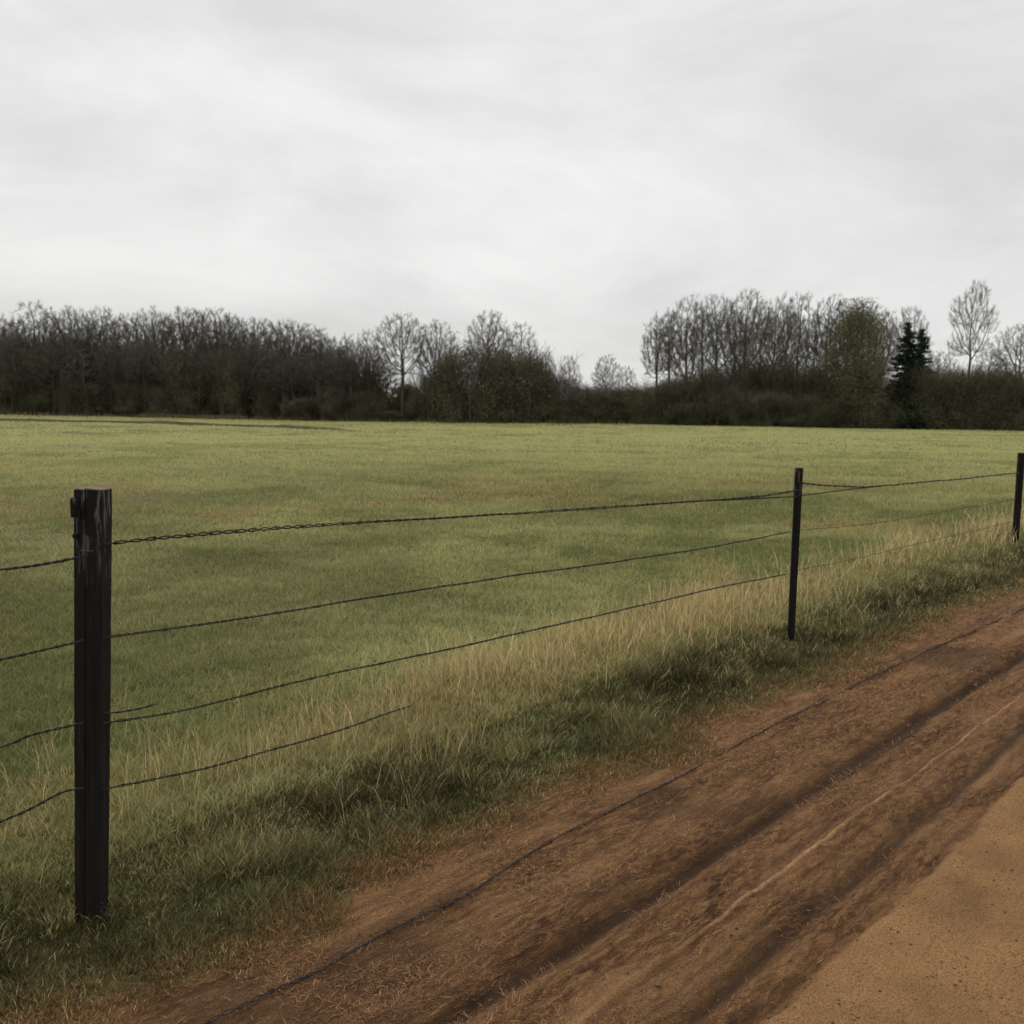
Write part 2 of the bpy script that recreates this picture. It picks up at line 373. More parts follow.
# ------------------------------------------------------------------ tubes
def tube(pts, rad, ns, V, Fc):
    pts = np.asarray(pts, float); n = len(pts); b = len(V)
    T = np.gradient(pts, axis=0); T /= np.linalg.norm(T, axis=1)[:, None] + 1e-9
    ref = np.array([0, 0, 1.]) if abs(T[0][2]) < .8 else np.array([1., 0, 0])
    for i in range(n):
        s = np.cross(T[i], ref); s /= np.linalg.norm(s) + 1e-9; w = np.cross(s, T[i])
        for k in range(ns):
            a = 2 * math.pi * k / ns
            V.append(pts[i] + (s * math.cos(a) + w * math.sin(a)) * rad[i])
    for i in range(n - 1):
        for k in range(ns):
            k2 = (k + 1) % ns
            Fc.append((b + i * ns + k, b + i * ns + k2, b + (i + 1) * ns + k2, b + (i + 1) * ns + k))
def mesh_vf(name, V, Fc, smooth=True):
    sizes = np.array([len(f) for f in Fc]); flat = np.concatenate([np.array(f) for f in Fc])
    return np_mesh(name, np.array(V), flat, sizes, smooth)

# ------------------------------------------------------------------ fence
def ray(px, py): return fw * F + rt * (px - 512) + up * (512 - py)
O = np.array([0, 0, CAM_H])
def on_fence(px, py, v):                                          # point of the vertical plane v = const
    d = ray(px, py); dv = d[0] * CA - d[1] * SA
    return O + d * (v / dv)

def wood_mat(name, scrape):
    g = G(name, .82, .18); tcn = g.n('ShaderNodeTexCoord').outputs['Object']
    m = g.n('ShaderNodeMapping'); m.inputs['Scale'].default_value = (28, 28, 1.3); g.l(tcn, m.inputs[0])
    gr = g.noise(m.outputs[0], 2.2, 6, .65, .4)
    c = g.ramp(gr, [(.3, (.004, .0035, .003)), (.55, (.009, .0078, .006)), (.8, (.028, .022, .017))])
    sp = g.n('ShaderNodeSeparateXYZ'); g.l(tcn, sp.inputs[0])
    m2 = g.n('ShaderNodeMapping'); m2.inputs['Scale'].default_value = (60, 60, 9); g.l(tcn, m2.inputs[0])
    sc = g.ramp(g.noise(m2.outputs[0], 1.1, 4, .6), [(.52, .0), (.62, 1.)])
    hi = g.ramp(sp.outputs['Z'], [(1.0, .0), (1.0, .0)]) if False else g.n('ShaderNodeMapRange')
    hi.inputs[1].default_value = scrape; hi.inputs[2].default_value = scrape + .22; g.l(sp.outputs['Z'], hi.inputs[0])
    c = g.mix(g.math('MULTIPLY', g.math('MULTIPLY', sc, hi.outputs[0]), .7), c, (.13, .115, .105))
    g.bump(gr, .8, .006); return g.col(c)
WOOD = wood_mat('creosoted_wood', 1.12)
def plain(name, c, rough=.6, metal=0, var=.35, scale=90):
    g = G(name, rough, .3); g.b.inputs['Metallic'].default_value = metal
    p = g.n('ShaderNodeTexCoord').outputs['Object']
    d = tuple(x * (1 - var) for x in c); e = tuple(x * (1 + var) for x in c)
    return g.col(g.ramp(g.noise(p, scale, 4), [(.3, d), (.7, e)]))
CUT = plain('cut_wood_top', (.085, .055, .032), .85)
WIRE = plain('rusty_dark_wire', (.016, .013, .011), .75, .0)
STAPLE = plain('worn_staple', (.045, .042, .04), .6, .3)

def post(base, top, prof, name, label, splay=1.0, seed=1, levels=60, bury=.18):
    base = np.array(base); top = np.array(top); H = np.linalg.norm(top - base)
    e = bpy.data.objects.new('fence_post', None); COL.objects.link(e); e.location = base
    tag(e, label, 'fence post', 'posts of the wire fence')
    ax = (top - base) / H; nz = len(prof); rg = np.random.default_rng(seed); V = []; Fc = []
    zs = np.concatenate([[-bury], np.linspace(0, H, levels)]); pr = np.array(prof)
    jit = rg.random((8, nz)) - .5
    for i, z in enumerate(zs):
        t = z / H; k = (splay + (1 - splay) * t)
        f = t * 7; a = int(np.clip(f, 0, 6)); j = jit[a] * (1 - (f - a)) + jit[min(a + 1, 7)] * (f - a) if t > 0 else jit[0]
        for q in range(nz):
            p = pr[q] * (k + .035 * j[q]) + (rg.random(2) - .5) * .0009
            zz = z + (0 if i < levels else (rg.random() - .5) * .004)
            V.append(np.array([p[0], p[1], 0]) + ax * zz)
    n = len(zs)
    for i in range(n - 1):
        for q in range(nz):
            r = (q + 1) % nz; Fc.append((i * nz + q, i * nz + r, (i + 1) * nz + r, (i + 1) * nz + q))
    me = mesh_vf('shaft', V, Fc, False); link_mesh('shaft', me, WOOD, e)
    tp = [V[(n - 1) * nz + q] for q in range(nz)]; c = sum(tp) / nz
    V2 = tp + [p + ax * .003 for p in [c + (p - c) * .93 for p in tp]] + [c + ax * .004]
    F2 = [(q, (q + 1) % nz, nz + (q + 1) % nz, nz + q) for q in range(nz)] + [(nz + q, nz + (q + 1) % nz, 2 * nz) for q in range(nz)]
    link_mesh('top_face', mesh_vf('top_face', V2, F2, False), CUT, e)
    return e, ax

# post outline in plan, camera side at -y: a squared timber with a drying split down its front
def plan(w, d, split=.45, rot=0):
    x = lambda t: (t - .5) * w
    P = [(0, .03), (.04, .0), (.2, -.02), (split - .06, -.035), (split - .012, -.03), (split, .13), (split + .015, -.01), (split + .07, .0), (.8, .015), (.96, .03), (1, .07),
         (1.0, .5), (.99, .93), (.95, 1.), (.5, 1.02), (.06, 1.), (.01, .95), (-.005, .5)]
    pts = [(x(a), (b - .5) * d) for a, b in P]; c, s = math.cos(rot), math.sin(rot)
    return [(a * c - b * s, a * s + b * c) for a, b in pts]
VF = [-3.06, -3.18, -3.42]
def z_at(p): return float(height_xy(np.array([p[0]]), np.array([p[1]]))[0])
def base_top(bx, by, tx, ty, v):
    b = on_fence(bx, by, v); t = on_fence(tx, ty, v); return b, t
b1, t1 = base_top(92, 930, 93.5, 489, VF[0]); b2, t2 = base_top(790, 652, 799, 468, VF[1]); b3, t3 = base_top(1014, 556, 1021.5, 453, VF[2])
w1 = 29.5 / F * math.hypot(b1[1], 0); w2 = 7.6 / F * b2[1]; w3 = 6.4 / F * b3[1]
for b in (b1, b2, b3): pass
p1, ax1 = post(b1, t1, plan(w1, .075, .42, math.radians(-4)), 'fence_post', 'thick black squared timber post in the left foreground with a split down its front', .90, 3)
p2, ax2 = post(b2, t2, plan(w2, .06, .4, math.radians(-10)), 'fence_post', 'slim dark post leaning right, in the middle of the fence', .86, 5, 40)
p3, ax3 = post(b3, t3, plan(w3, .07, .4, math.radians(-18)), 'fence_post', 'slim dark post farthest along the fence, by the right edge of the photo', .92, 9, 40)

def boxmesh(name, c, s, mat, parent, rotz=0, jag=0):
    import bmesh
    bm = bmesh.new(); bmesh.ops.create_cube(bm, size=1)
    bmesh.ops.scale(bm, vec=s, verts=bm.verts)
    bmesh.ops.bevel(bm, geom=bm.edges[:], offset=min(s) * .15, segments=2, affect='EDGES')
    for v in bm.verts: v.co.z += (random.random() - .5) * jag
    bmesh.ops.rotate(bm, cent=(0, 0, 0), matrix=Matrix.Rotation(rotz, 3, 'Z'), verts=bm.verts)
    bmesh.ops.translate(bm, vec=c, verts=bm.verts)
    me = bpy.data.meshes.new(name); bm.to_mesh(me); bm.free(); return link_mesh(name, me, mat, parent)
Hp = float(np.linalg.norm(t1 - b1)); mpx = w1 / 29.5
def p1loc(px, py): q = on_fence(px, py, VF[0]) - b1; return q
q = p1loc(73.5, 507); boxmesh('wood_batten', (q[0] + .003, 0.0, q[2]), (.016, .05, .062), WOOD, p1, .1, .004)
q = p1loc(73.5, 536); boxmesh('insulator_nub', (q[0] + .005, 0.0, q[2]), (.018, .02, .014), WOOD, p1, 0, .002)

def staple(parent, c, w=.022, tilt=0.):
    V = []; Fc = []
    pts = [(-w, .012, 0), (-w, -.003, 0), (-w * .6, -.007, .001), (w * .6, -.007, .003), (w, -.003, .002), (w, .012, .002)]
    R = Matrix.Rotation(tilt, 3, 'Y'); pts = [np.array(R @ Vector(p)) + np.array(c) for p in pts]
    tube(pts, [.0016] * 6, 5, V, Fc); link_mesh('staple', mesh_vf('staple', V, Fc), STAPLE, parent)
for py in (546,):
    q = p1loc(101, py); staple(p1, (q[0], -.052, q[2]), .016, .15)
for b, vv, px, ys in ((b2, VF[1], 796, (490, 535)), (b3, VF[2], 1018, (472,))):
    pp = p2 if b is b2 else p3
    for py in ys:
        q = on_fence(px, py, vv) - b; staple(pp, (q[0], -.035, q[2]), .014, .15)

def smooth_path(P, step=.012):
    P = np.array(P, float); n = len(P); Q = [P[0] * 2 - P[1]] + list(P) + [P[-1] * 2 - P[-2]]; out = []
    for i in range(1, n):
        a, b, c, d = Q[i - 1], Q[i], Q[i + 1], Q[i + 2]; m = max(2, int(np.linalg.norm(c - b) / step))
        for t in np.linspace(0, 1, m, endpoint=False):
            out.append(.5 * (2 * b + (c - a) * t + (2 * a - 5 * b + 4 * c - d) * t * t + (-a + 3 * b - 3 * c + d) * t ** 3))
    out.append(P[-1]); return np.array(out)

def wire(P, label, sep=.0030, pitch=.075, rad=.0017, barb=.17, wobble=.003, seed=0, sepf=None, group='wires of the fence', name='barbed_wire', cat='barbed wire', nobarb=False):
    C = smooth_path(P); n = len(C); s = np.concatenate([[0], np.cumsum(np.linalg.norm(np.diff(C, axis=0), axis=1))])
    rg = np.random.default_rng(seed)
    C = C.copy(); C[:, 2] += (fbm(s, s * 0 + seed, .35, 200 + seed, 3) - .5) * 2 * wobble * 1.5; C[:, 0] += (fbm(s, s * 0 + 7, .2, 220 + seed, 2) - .5) * wobble
    T = np.gradient(C, axis=0); T /= np.linalg.norm(T, axis=1)[:, None]
    S = np.cross(T, [0, 0, 1.]); S /= np.linalg.norm(S, axis=1)[:, None]; W = np.cross(S, T)
    ph = 2 * math.pi * s / pitch + 2.5 * fbm(s, s * 0 + 3, .4, 240 + seed, 2)
    sp = sep * np.ones(n) if sepf is None else sepf(s)
    r = np.hypot(C[:, 0], C[:, 1]); rr = rad * (1 + .05 * r)
    rr = rr * (.8 + .5 * fbm(s, s * 0 + 11, .15, 260 + seed, 2)); V = []; Fc = []
    for k in (0, math.pi):
        D = C + (W * np.sin(ph + k)[:, None] + S * (np.cos(ph + k) * .6)[:, None]) * sp[:, None]
        tube(D, rr, 5, V, Fc)
    if not nobarb:
        x = barb * .4
        while x < s[-1] - .03:
            i = int(np.searchsorted(s, x)); c = C[i]; a = rg.random() * 6.28
            loop = []
            for t in np.linspace(0, 1, 12):
                b_ = a + t * 3 * math.pi
                loop.append(c + T[i] * (t - .5) * .010 + (S[i] * math.cos(b_) + W[i] * math.sin(b_)) * (sp[i] * .75 + rr[i] * 1.2))
            d0 = (S[i] * math.cos(a) + W[i] * math.sin(a)); lp = [c - T[i] * .004 + d0 * .014] + loop + [c + T[i] * .004 - d0 * .013]
            tube(lp, [rad * .3] + [rad * .75] * 12 + [rad * .3], 4, V, Fc)
            x += barb * (.75 + .5 * rg.random())
    return tag(link_mesh(name, mesh_vf(name, V, Fc), WIRE), label, cat, group)

fv = lambda px, py, t=0.: on_fence(px, py, VF[0] + (VF[1] - VF[0]) * t - .0)
def span(pts): return [on_fence(px, py, v) for px, py, v in pts]
a0, a1, a2 = VF[0] + .05, VF[1] + .03, VF[2] + .03
def mid(px): # v of the fence plane between posts 1 and 2 at this pixel column
    t = (px - 92) / (790 - 92); d = 3.05 * 7.0 / (7.0 - t * (7.0 - 3.05)); t = (d - 3.05) / (7.0 - 3.05) if t > 0 else t
    return a0 + (a1 - a0) * t
def mid2(px): return a1 + (a2 - a1) * np.clip((px - 795) / 220 * .7, 0, 1)
S1 = lambda L: [on_fence(x, y, mid(x)) for x, y in L]; S2 = lambda L: [on_fence(x, y, mid2(x)) for x, y in L]
cross = lambda s: .0045 + .0065 * np.abs(np.sin(s * 4.2)) * sst(0, .25, s)
wire(S1([(104, 546), (116, 543), (200, 534), (300, 526.5), (400, 520.5), (520, 513), (640, 505), (740, 498), (797, 490.5)]),
     'top strand, doubled in long loops, from the thick left post to the leaning middle post', pitch=.10, sepf=lambda s: .0038 + .0016 * np.sin(s * 3), seed=1, barb=.1, rad=.0021)
wire(S1([(640, 505.3), (700, 501), (745, 498.8), (797, 496.5)]), 'short loose tail of the top strand drooping just below it left of the middle post', sep=.002, seed=11, rad=.0023, nobarb=True, name='loose_wire', cat='wire')
wire(S1([(104, 639), (116, 636), (250, 617), (400, 593), (500, 577.5), (620, 561), (710, 547), (789, 532)]),
     'second strand from the top, from the thick left post to the leaning middle post', seed=2, pitch=.06)
wire(S1([(102, 724), (116, 722), (170, 713), (230, 699), (330, 674), (450, 649), (560, 624), (660, 601), (730, 585), (786, 574)]),
     'third strand from the top, thick left post to the straw by the middle post', seed=3, pitch=.06)
wire(S1([(104, 712.5), (118, 712), (140, 708.5), (156, 704)]), 'short broken stub of wire sticking out right of the thick left post', sep=.0015, seed=12, rad=.0016, nobarb=True, name='loose_wire', cat='wire')
wire(S1([(102, 789), (116, 786), (200, 770), (270, 750), (320, 736), (350, 727)]) + [on_fence(375, 717.5, -3.3), on_fence(400, 709, -3.6), on_fence(425, 701, -3.95), on_fence(445, 694, -4.2)],
     'lowest strand from the thick left post, sinking into the dry grass on its right', seed=4, pitch=.06)
wire(S2([(797, 482), (815, 484.5), (845, 486), (872, 486.5), (930, 481.5), (980, 477), (1019, 472.5)]), 'top strand from the middle post to the post by the right edge', seed=5, pitch=.2, rad=.0022)
wire(S2([(797, 496), (815, 494), (845, 490), (872, 487), (885, 485.8)]), 'short branch joining the top strand from below, right of the middle post', sep=.0025, seed=13, nobarb=True, name='loose_wire', cat='wire')
wire(S2([(798, 570), (850, 560), (900, 548), (960, 534), (1016, 521)]), 'thin low strand through the straw between the middle post and the right edge post', seed=6, sep=.0015, rad=.0008, nobarb=True)
wire(S2([(798, 530), (870, 524), (930, 514), (1016, 499)]), 'faint thin second strand between the middle post and the right edge post', seed=16, sep=.0015, rad=.0009, nobarb=True)
for i, (pts, lb) in enumerate((([(-330, 600), (-150, 586), (0, 569), (40, 564), (76, 558), (84, 556.5)], 'top strand running out of view left of the thick post'),
                   ([(-330, 730), (-150, 692), (0, 660), (40, 651), (76, 643), (84, 641)], 'second strand from the top, left of the thick post'),
                   ([(-330, 850), (-150, 793), (0, 748), (30, 736), (76, 725), (84, 723)], 'third strand from the top, left of the thick post'),
                   ([(-330, 975), (-150, 885), (0, 822), (30, 809), (60, 793), (76, 789), (84, 788)], 'lowest strand, left of the thick post above dry grass'))):
    wire([on_fence(x, y, a0) for x, y in pts], lb, seed=20 + i, pitch=.06, sep=.0028, rad=.0019)
low = []
for px, py in ((120, 1068), (200, 1022), (255, 994), (330, 957), (400, 918), (470, 880), (560, 829), (640, 790), (740, 738), (850, 684), (940, 642), (1020, 606), (1100, 566), (1180, 528)):
    d = ray(px, py); t = (.022 - CAM_H) / d[2]; low.append(O + d * t)
for i, p in enumerate(low): p[2] = z_at(p) + .003 + .010 * abs(math.sin(i * 1.9))
wire(low, 'black strand of wire lying on the brown dirt along the track edge', seed=31, sepf=lambda s: .002 + .004 * fbm(s, s * 0, .3, 400, 3), pitch=.09, rad=.0016, wobble=.009, barb=.12)

# ------------------------------------------------------------------ trees
def grow_tree(seed, Ht, lobes, fork=.22, twigs=1.0, lean=0., low=0):
    """space colonisation: limbs grow towards points spread through the crown's lobes (x, y, z, rx, rz)"""
    rg = np.random.default_rng(seed)
    A_ = []
    for (lx, ly, lz, rx, rz) in lobes:
        n = int(150 * (rx * rx * rz) ** .6 + 60); d = rg.normal(size=(n, 3)); d /= np.linalg.norm(d, axis=1)[:, None]
        A_.append(np.array([lx, ly, lz]) + d * (rg.random(n) ** .42)[:, None] * np.array([rx, rx, rz]))
    A_ = np.concatenate(A_); A_ = A_[A_[:, 2] > Ht * fork * .9]
    P = [np.array([0, 0, -.1])]; par = [-1]
    hb = Ht * fork
    for k in range(int(hb / .25)): P.append(P[-1] + np.array([rg.normal() * .012 + lean * .02, rg.normal() * .012, .25])); par.append(len(P) - 2)
    P = np.array(P); par = list(par); D = .22; alive = np.ones(len(A_), bool); cnt = np.zeros(len(P), int)
    for it in range(90):
        if not alive.any(): break
        Aa = A_[alive]; d2 = ((Aa[:, None] - P[None]) ** 2).sum(2); near = d2.argmin(1); new = []
        for k in np.unique(near):
            if cnt[k] >= 3: continue
            dv = Aa[near == k] - P[k]; w = np.linalg.norm(dv, axis=1)
            if w.min() > 2.6 and k < len(P) * .5 and it > 6: continue
            dirn = (dv / w[:, None]).mean(0); dirn = dirn / (np.linalg.norm(dirn) + 1e-6) + np.array([0, 0, .17])
            if par[k] >= 0: dirn = dirn + .75 * (P[k] - P[par[k]]) / D
            dirn = dirn + rg.normal(size=3) * .12; dirn /= np.linalg.norm(dirn); new.append((k, P[k] + dirn * D))
        if not new: break
        for k, q in new: par.append(int(k)); cnt[k] += 1
        P = np.concatenate([P, np.array([q for _, q in new])]); cnt = np.concatenate([cnt, np.zeros(len(new), int)])
        Aa = A_[alive]; dm = np.min(((Aa[:, None] - P[-len(new):][None]) ** 2).sum(2), axis=1); ia = np.where(alive)[0]; alive[ia[dm < .30 ** 2]] = False
    n = len(P); ch = [[] for _ in range(n)]
    for i in range(1, n): ch[par[i]].append(i)
    rad = np.zeros(n)
    for i in range(n - 1, -1, -1):
        rad[i] = .013 if not ch[i] else sum(rad[c] ** 2.2 for c in ch[i]) ** (1 / 2.2)
    rad = np.minimum(rad * .88, Ht * .022)
    TV, TF, CV, CF = [], [], [], []
    stack = [(0, None)]
    while stack:
        i, pr = stack.pop(); chain = [] if pr is None else [pr]; c = i
        while True:
            chain.append(c)
            if not ch[c]: break
            o = sorted(ch[c], key=lambda q: -rad[q])
            for q in o[1:]: stack.append((q, c))
            c = o[0]
        if len(chain) < 2: continue
        rr = [float(rad[q]) for q in chain]
        if pr is not None: rr[0] = rr[1]
        big = max(rr) > .035; V, Fc = (TV, TF) if big else (CV, CF)
        tube([P[q] for q in chain], rr, 7 if rr[0] > .07 else (5 if big else 3), V, Fc)
    cen = np.array([0, 0, Ht * .38])
    for i in range(8, n):                                         # fine twigs
        if rad[i] > .030: continue
        k = (5.5 if not ch[i] else 1.4) * twigs; k = int(k + rg.random())
        for _ in range(k):
            o = P[i] - cen; o /= np.linalg.norm(o) + 1e-6; dd = P[i] - P[par[i]]; dd /= np.linalg.norm(dd) + 1e-6
            dd = dd * .7 + o * .6 + rg.normal(size=3) * .34 + np.array([0, 0, .25]); dd /= np.linalg.norm(dd); L = rg.uniform(.22, .60)
            p1 = P[i] + dd * L * .5; d2_ = dd + rg.normal(size=3) * .2 + np.array([0, 0, .12]); p2 = p1 + d2_ * L * .5
            tube([P[i], p1, p2], [.007, .0055, .004], 3, CV, CF)
            for _2 in range(2):
                d3 = dd + rg.normal(size=3) * .38; tube([p1, p1 + d3 / np.linalg.norm(d3) * L * .55], [.0055, .004], 3, CV, CF)
    print('tree', seed, n, len(CV)); return mesh_vf('trunk', TV, TF), mesh_vf('crown', CV, CF)

BARK = plain('winter_bark', (.070, .062, .044), .9, 0, .35, 3); TWIG = plain('winter_twigs', (.098, .090, .064), .9, 0, .3, 1.5)
def leaf_cloud(seed, n, fn, size, name, flat=.5):
    rg = np.random.default_rng(seed); P = fn(rg, n); n = len(P)
    a = rg.normal(size=(n, 3)); a /= np.linalg.norm(a, axis=1)[:, None]; b = rg.normal(size=(n, 3)); b -= (a * b).sum(1)[:, None] * a; b /= np.linalg.norm(b, axis=1)[:, None]
    s = size * (.5 + rg.random(n))[:, None]
    V = np.stack([P - a * s, P + b * s * flat, P + a * s, P - b * s * flat], 1).reshape(-1, 3)
    f = np.arange(n * 4); return np_mesh(name, V, f, np.full(n, 4), False)
def leafmat(name, c1, c2, sc=1.2):
    g = G(name, 1, .0); p = g.n('ShaderNodeNewGeometry')
    n_ = g.noise(p.outputs['Position'], sc, 4); r_ = p.outputs['Random Per Island']
    c = g.ramp(g.math('ADD', g.math('MULTIPLY', n_, .6), g.math('MULTIPLY', r_, .4)), [(.3, c1), (.7, c2)]); return g.col(c)
BRUSH = leafmat('thicket_leaf', (.092, .092, .052), (.122, .118, .066)); IVY = leafmat('olive_leaf', (.115, .118, .060), (.185, .182, .095)); NEEDLE = leafmat('spruce_needle', (.020, .034, .022), (.05, .07, .042), 2)

def put(meshes, mats, name, x, y, sc, rz, label, cat, group=None):
    e = bpy.data.objects.new(name, None); COL.objects.link(e); e.location = (x, y, z_at((x, y)) - .03); e.rotation_euler = (0, 0, rz)
    e.scale = sc if isinstance(sc, tuple) else (sc, sc, sc); tag(e, label, cat, group)
    for me, m in zip(meshes, mats):
        o = bpy.data.objects.new(me.name.split('.')[0], me); COL.objects.link(o); o.parent = e
        if not me.materials: me.materials.append(m)
    return e

TREES = [grow_tree(11, 10, [(0, 0, 6.5, 2.2, 3.2), (1.2, .3, 5.4, 1.4, 2)], .16), grow_tree(12, 10, [(-.8, 0, 6.9, 1.6, 2.8), (1.0, .2, 6.2, 1.4, 2.6)], .14),
         grow_tree(13, 10, [(0, 0, 7.2, 1.9, 2.5), (-1.5, .3, 5.8, 1.3, 2), (1.5, -.4, 6.2, 1.4, 2.1)], .12), grow_tree(14, 10, [(0, 0, 6.2, 1.7, 3.6)], .16),
         grow_tree(15, 10, [(0, 0, 6.8, 2.5, 2.9)], .24)]
LONE = grow_tree(21, 10, [(.5, 0, 8.6, 1.2, 1.2), (-.9, .3, 7.5, 1.2, 1.3), (1.4, -.3, 7.2, 1.0, 1.0), (-1.1, 0, 5.5, 1.1, .7), (1.2, .2, 5.4, 1.0, .7), (0, 0, 6.5, .8, 1.8)], .36, 1.0)
def line(px, back=0.):                                            # where the wood edge meets this pixel column
    t = px / 1024; x = -45.8 + (38.5 + 45.8) * t; y = 88.0 + (74.3 - 88.0) * t
    d = ray(px, 425); k = (y + back) / d[1]; return d[0] * k, y + back
def hgt(px, py, back=0.):                                         # height that reaches pixel row py there
    x, y = line(px, back); d = ray(px, py); return CAM_H + d[2] * (y / d[1]), y / F
TM = (BARK, TWIG)
def tree(px, py, back, k, label, group, wpx=None, rz=None, meshes=None, name='bare_tree', cat='tree'):
    x, y = line(px, back); H_, m = hgt(px, py, back); s = H_ / 10; sx_ = s
    if wpx: sx_ = 1.12 * wpx * m / (2 * (2.3, 2.3, 2.5, 1.75, 2.5, 2.5)[k])
    return put(meshes or TREES[k], TM, name, x, y, (sx_, sx_, s), rng.random() * 6.28 if rz is None else rz, label, cat, group)
WOOD_L = 'bare tree in the dense wood on the left'; GL = 'bare trees of the left wood'
for i, (px, py) in enumerate([(-12, 318), (6, 314), (22, 320), (40, 303), (58, 315), (74, 308), (90, 312), (104, 307), (120, 316), (138, 314), (156, 309), (172, 314), (188, 307), (204, 312), (218, 309), (232, 320), (247, 316), (262, 318), (276, 324), (290, 320), (303, 325), (317, 327), (330, 336)]):
    tree(px, py - 2, 2 + 3 * rng.random(), i % 5, WOOD_L, GL, 40 + 16 * rng.random())
for i in range(24):                                               # trees deeper in the wood
    px = -20 + i * 15.5 + 6 * rng.random(); tree(px, 332 + px * .04 + 14 * rng.random(), 9 + 8 * rng.random(), (i * 3 + 1) % 5, WOOD_L, GL, 44 + 16 * rng.random())
for px, py, k, w, back, lb in [
    (348, 331, 1, 30, 1, 'narrow bare tree at the right end of the left wood'), (366, 328, 3, 26, 1, 'slim upright bare tree standing just left of the open round crowned pair'),
    (402, 311, 4, 52, 0, 'bare tree with a wide round crown, taller of the pair right of the left wood'), (436, 319, 0, 42, 1, 'bare round crowned tree, lower of the pair, left of the large dark bush'),
    (488, 309, 2, 52, 2, 'tall bare tree rising behind the large dark rounded bush'), (521, 322, 3, 36, 2, 'thinner bare tree rising from the right shoulder of the large dark bush'),
    (547, 350, 1, 26, 1, 'small bare tree just right of the large dark bush'), (569, 355, 3, 22, 1, 'small narrow bare tree alone before the low gap in the trees'),
    (606, 355, 0, 28, 2, 'small pale bare tree just right of the lowest gap in the trees'), (626, 366, 3, 20, 2, 'smallest bare tree, between the low gap and the tall right group'),
    (656, 312, 1, 42, 1, 'leftmost tall bare tree of the right hand group'), (686, 296, 0, 46, 0, 'second tall bare tree from the left in the right hand group'),
    (714, 292, 2, 44, 1, 'third tall bare tree from the left in the right hand group'), (744, 288, 4, 48, 0, 'tallest broad bare tree in the middle of the right hand group'),
    (771, 292, 1, 38, 2, 'slender bare tree right of the tallest one in the right hand group'), (795, 292, 3, 40, 0, 'bare tree with open crown two left of the olive green tree'),
    (826, 295, 0, 42, 1, 'bare tree directly left of the olive green tree'), (880, 308, 1, 36, 3, 'bare tree between the olive green tree and the dark spruces'),
    (905, 304, 2, 40, 3, 'bare tree rising behind the dark spruces'), (934, 350, 4, 36, 3, 'low bare tree left of the tall lone bare tree'),
    (988, 350, 0, 36, 2, 'low bushy bare tree right of the tall lone bare tree'), (1016, 323, 4, 50, 1, 'bare tree with arching crown at the right edge of the photo'),
    (1050, 330, 2, 50, 1, None)]:
    if lb: tree(px, py, back, k, lb, None, w)
tree(965, 281, -1, 5, 'tall lone bare tree with a forked leaning top, tallest on the right', None, 44, .2, LONE)
BACKS = 'bare tree standing behind the front row of the right group'
for i, px in enumerate((668, 700, 729, 758, 783, 811, 842, 868)):
    tree(px, 303 + 8 * rng.random(), 8 + 4 * rng.random(), (i * 2 + 1) % 5, BACKS, 'second row of the right group', 40)

# olive green tree, half in leaf
def crown_pts(R, z0, z1, lumps, seed):
    rg0 = np.random.default_rng(seed); Cn = []
    for i in range(lumps):
        t = rg0.random(); z = z0 + (z1 - z0) * t; r = R * math.sqrt(max(.05, 1 - (2 * t - .75) ** 2 * .75)) * math.sqrt(rg0.random()) * .8; a = rg0.random() * 6.28
        Cn.append((r * math.cos(a), r * math.sin(a), z, R * (.22 + .25 * rg0.random())))
    Cn = np.array(Cn)
    def fn(rg, n):
        c = Cn[rg.integers(0, len(Cn), n)]; d = np.clip(rg.normal(size=(n, 3)) * .55, -.85, .85); return c[:, :3] + d * c[:, 3:4] * np.array([1, 1, 1.25])
    return fn
gt = grow_tree(31, 10, [(0, 0, 6.2, 2.0, 3.4), (0, 0, 4.2, 2.2, 1.8)], .16)
leaf = leaf_cloud(5, 60000, crown_pts(2.5, .8, 8.6, 110, 8), .040, 'leaves')
x, y = line(853, -1.6); H_, m_ = hgt(853, 297, -1.6); 
e = put((gt[0], gt[1], leaf), (BARK, TWIG, IVY), 'leafing_tree', x, y, (1.12, 1.12, H_ / 9.6), .4, 'broad olive green tree just coming into leaf, left of the dark spruces', 'tree')

# spruces
def spruce(seed, Ht, R):
    rg = random.Random(seed); V, Fc = [], []; tube([(0, 0, -.1), (0, 0, Ht * .5), (.03, 0, Ht)], [.12, .07, .012], 7, V, Fc)
    tr_ = mesh_vf('trunk', V, Fc); P = []; BV, BF = [], []
    z = .4
    while z < Ht * .97:
        k = (1 - z / Ht) ** .85; nb = int(6 + 3 * k)
        for i in range(nb):
            a = rg.random() * 6.28; L = (R * k + .1) * rg.uniform(.6, 1.15); zz = z + rg.uniform(-.12, .12)
            pts = [np.array([math.cos(a) * L * t, math.sin(a) * L * t, zz - L * .32 * math.sin(t * 2.2) * .9 + L * .12 * t * t]) for t in np.linspace(0, 1, 6)]
            tube(pts, [.018, .015, .012, .01, .008, .005], 3, BV, BF)
            for t in np.linspace(.12, 1, max(3, int(L * 22))):
                c = pts[0] + (pts[-1] - pts[0]) * t; c[2] = np.interp(t, np.linspace(0, 1, 6), [p[2] for p in pts])
                w = (1 - t) * .25 * L + .05
                for _ in range(9): P.append(c + np.array([rg.gauss(0, w * .6), rg.gauss(0, w * .6), rg.gauss(-.04, .05)]))
        z += .23 + .12 * k
    P = np.array(P); nd = leaf_cloud(seed, len(P), lambda r_, n_: P, .075, 'needles', .3)
    return tr_, mesh_vf('boughs', BV, BF), nd
SP = spruce(3, 9, 1.5)
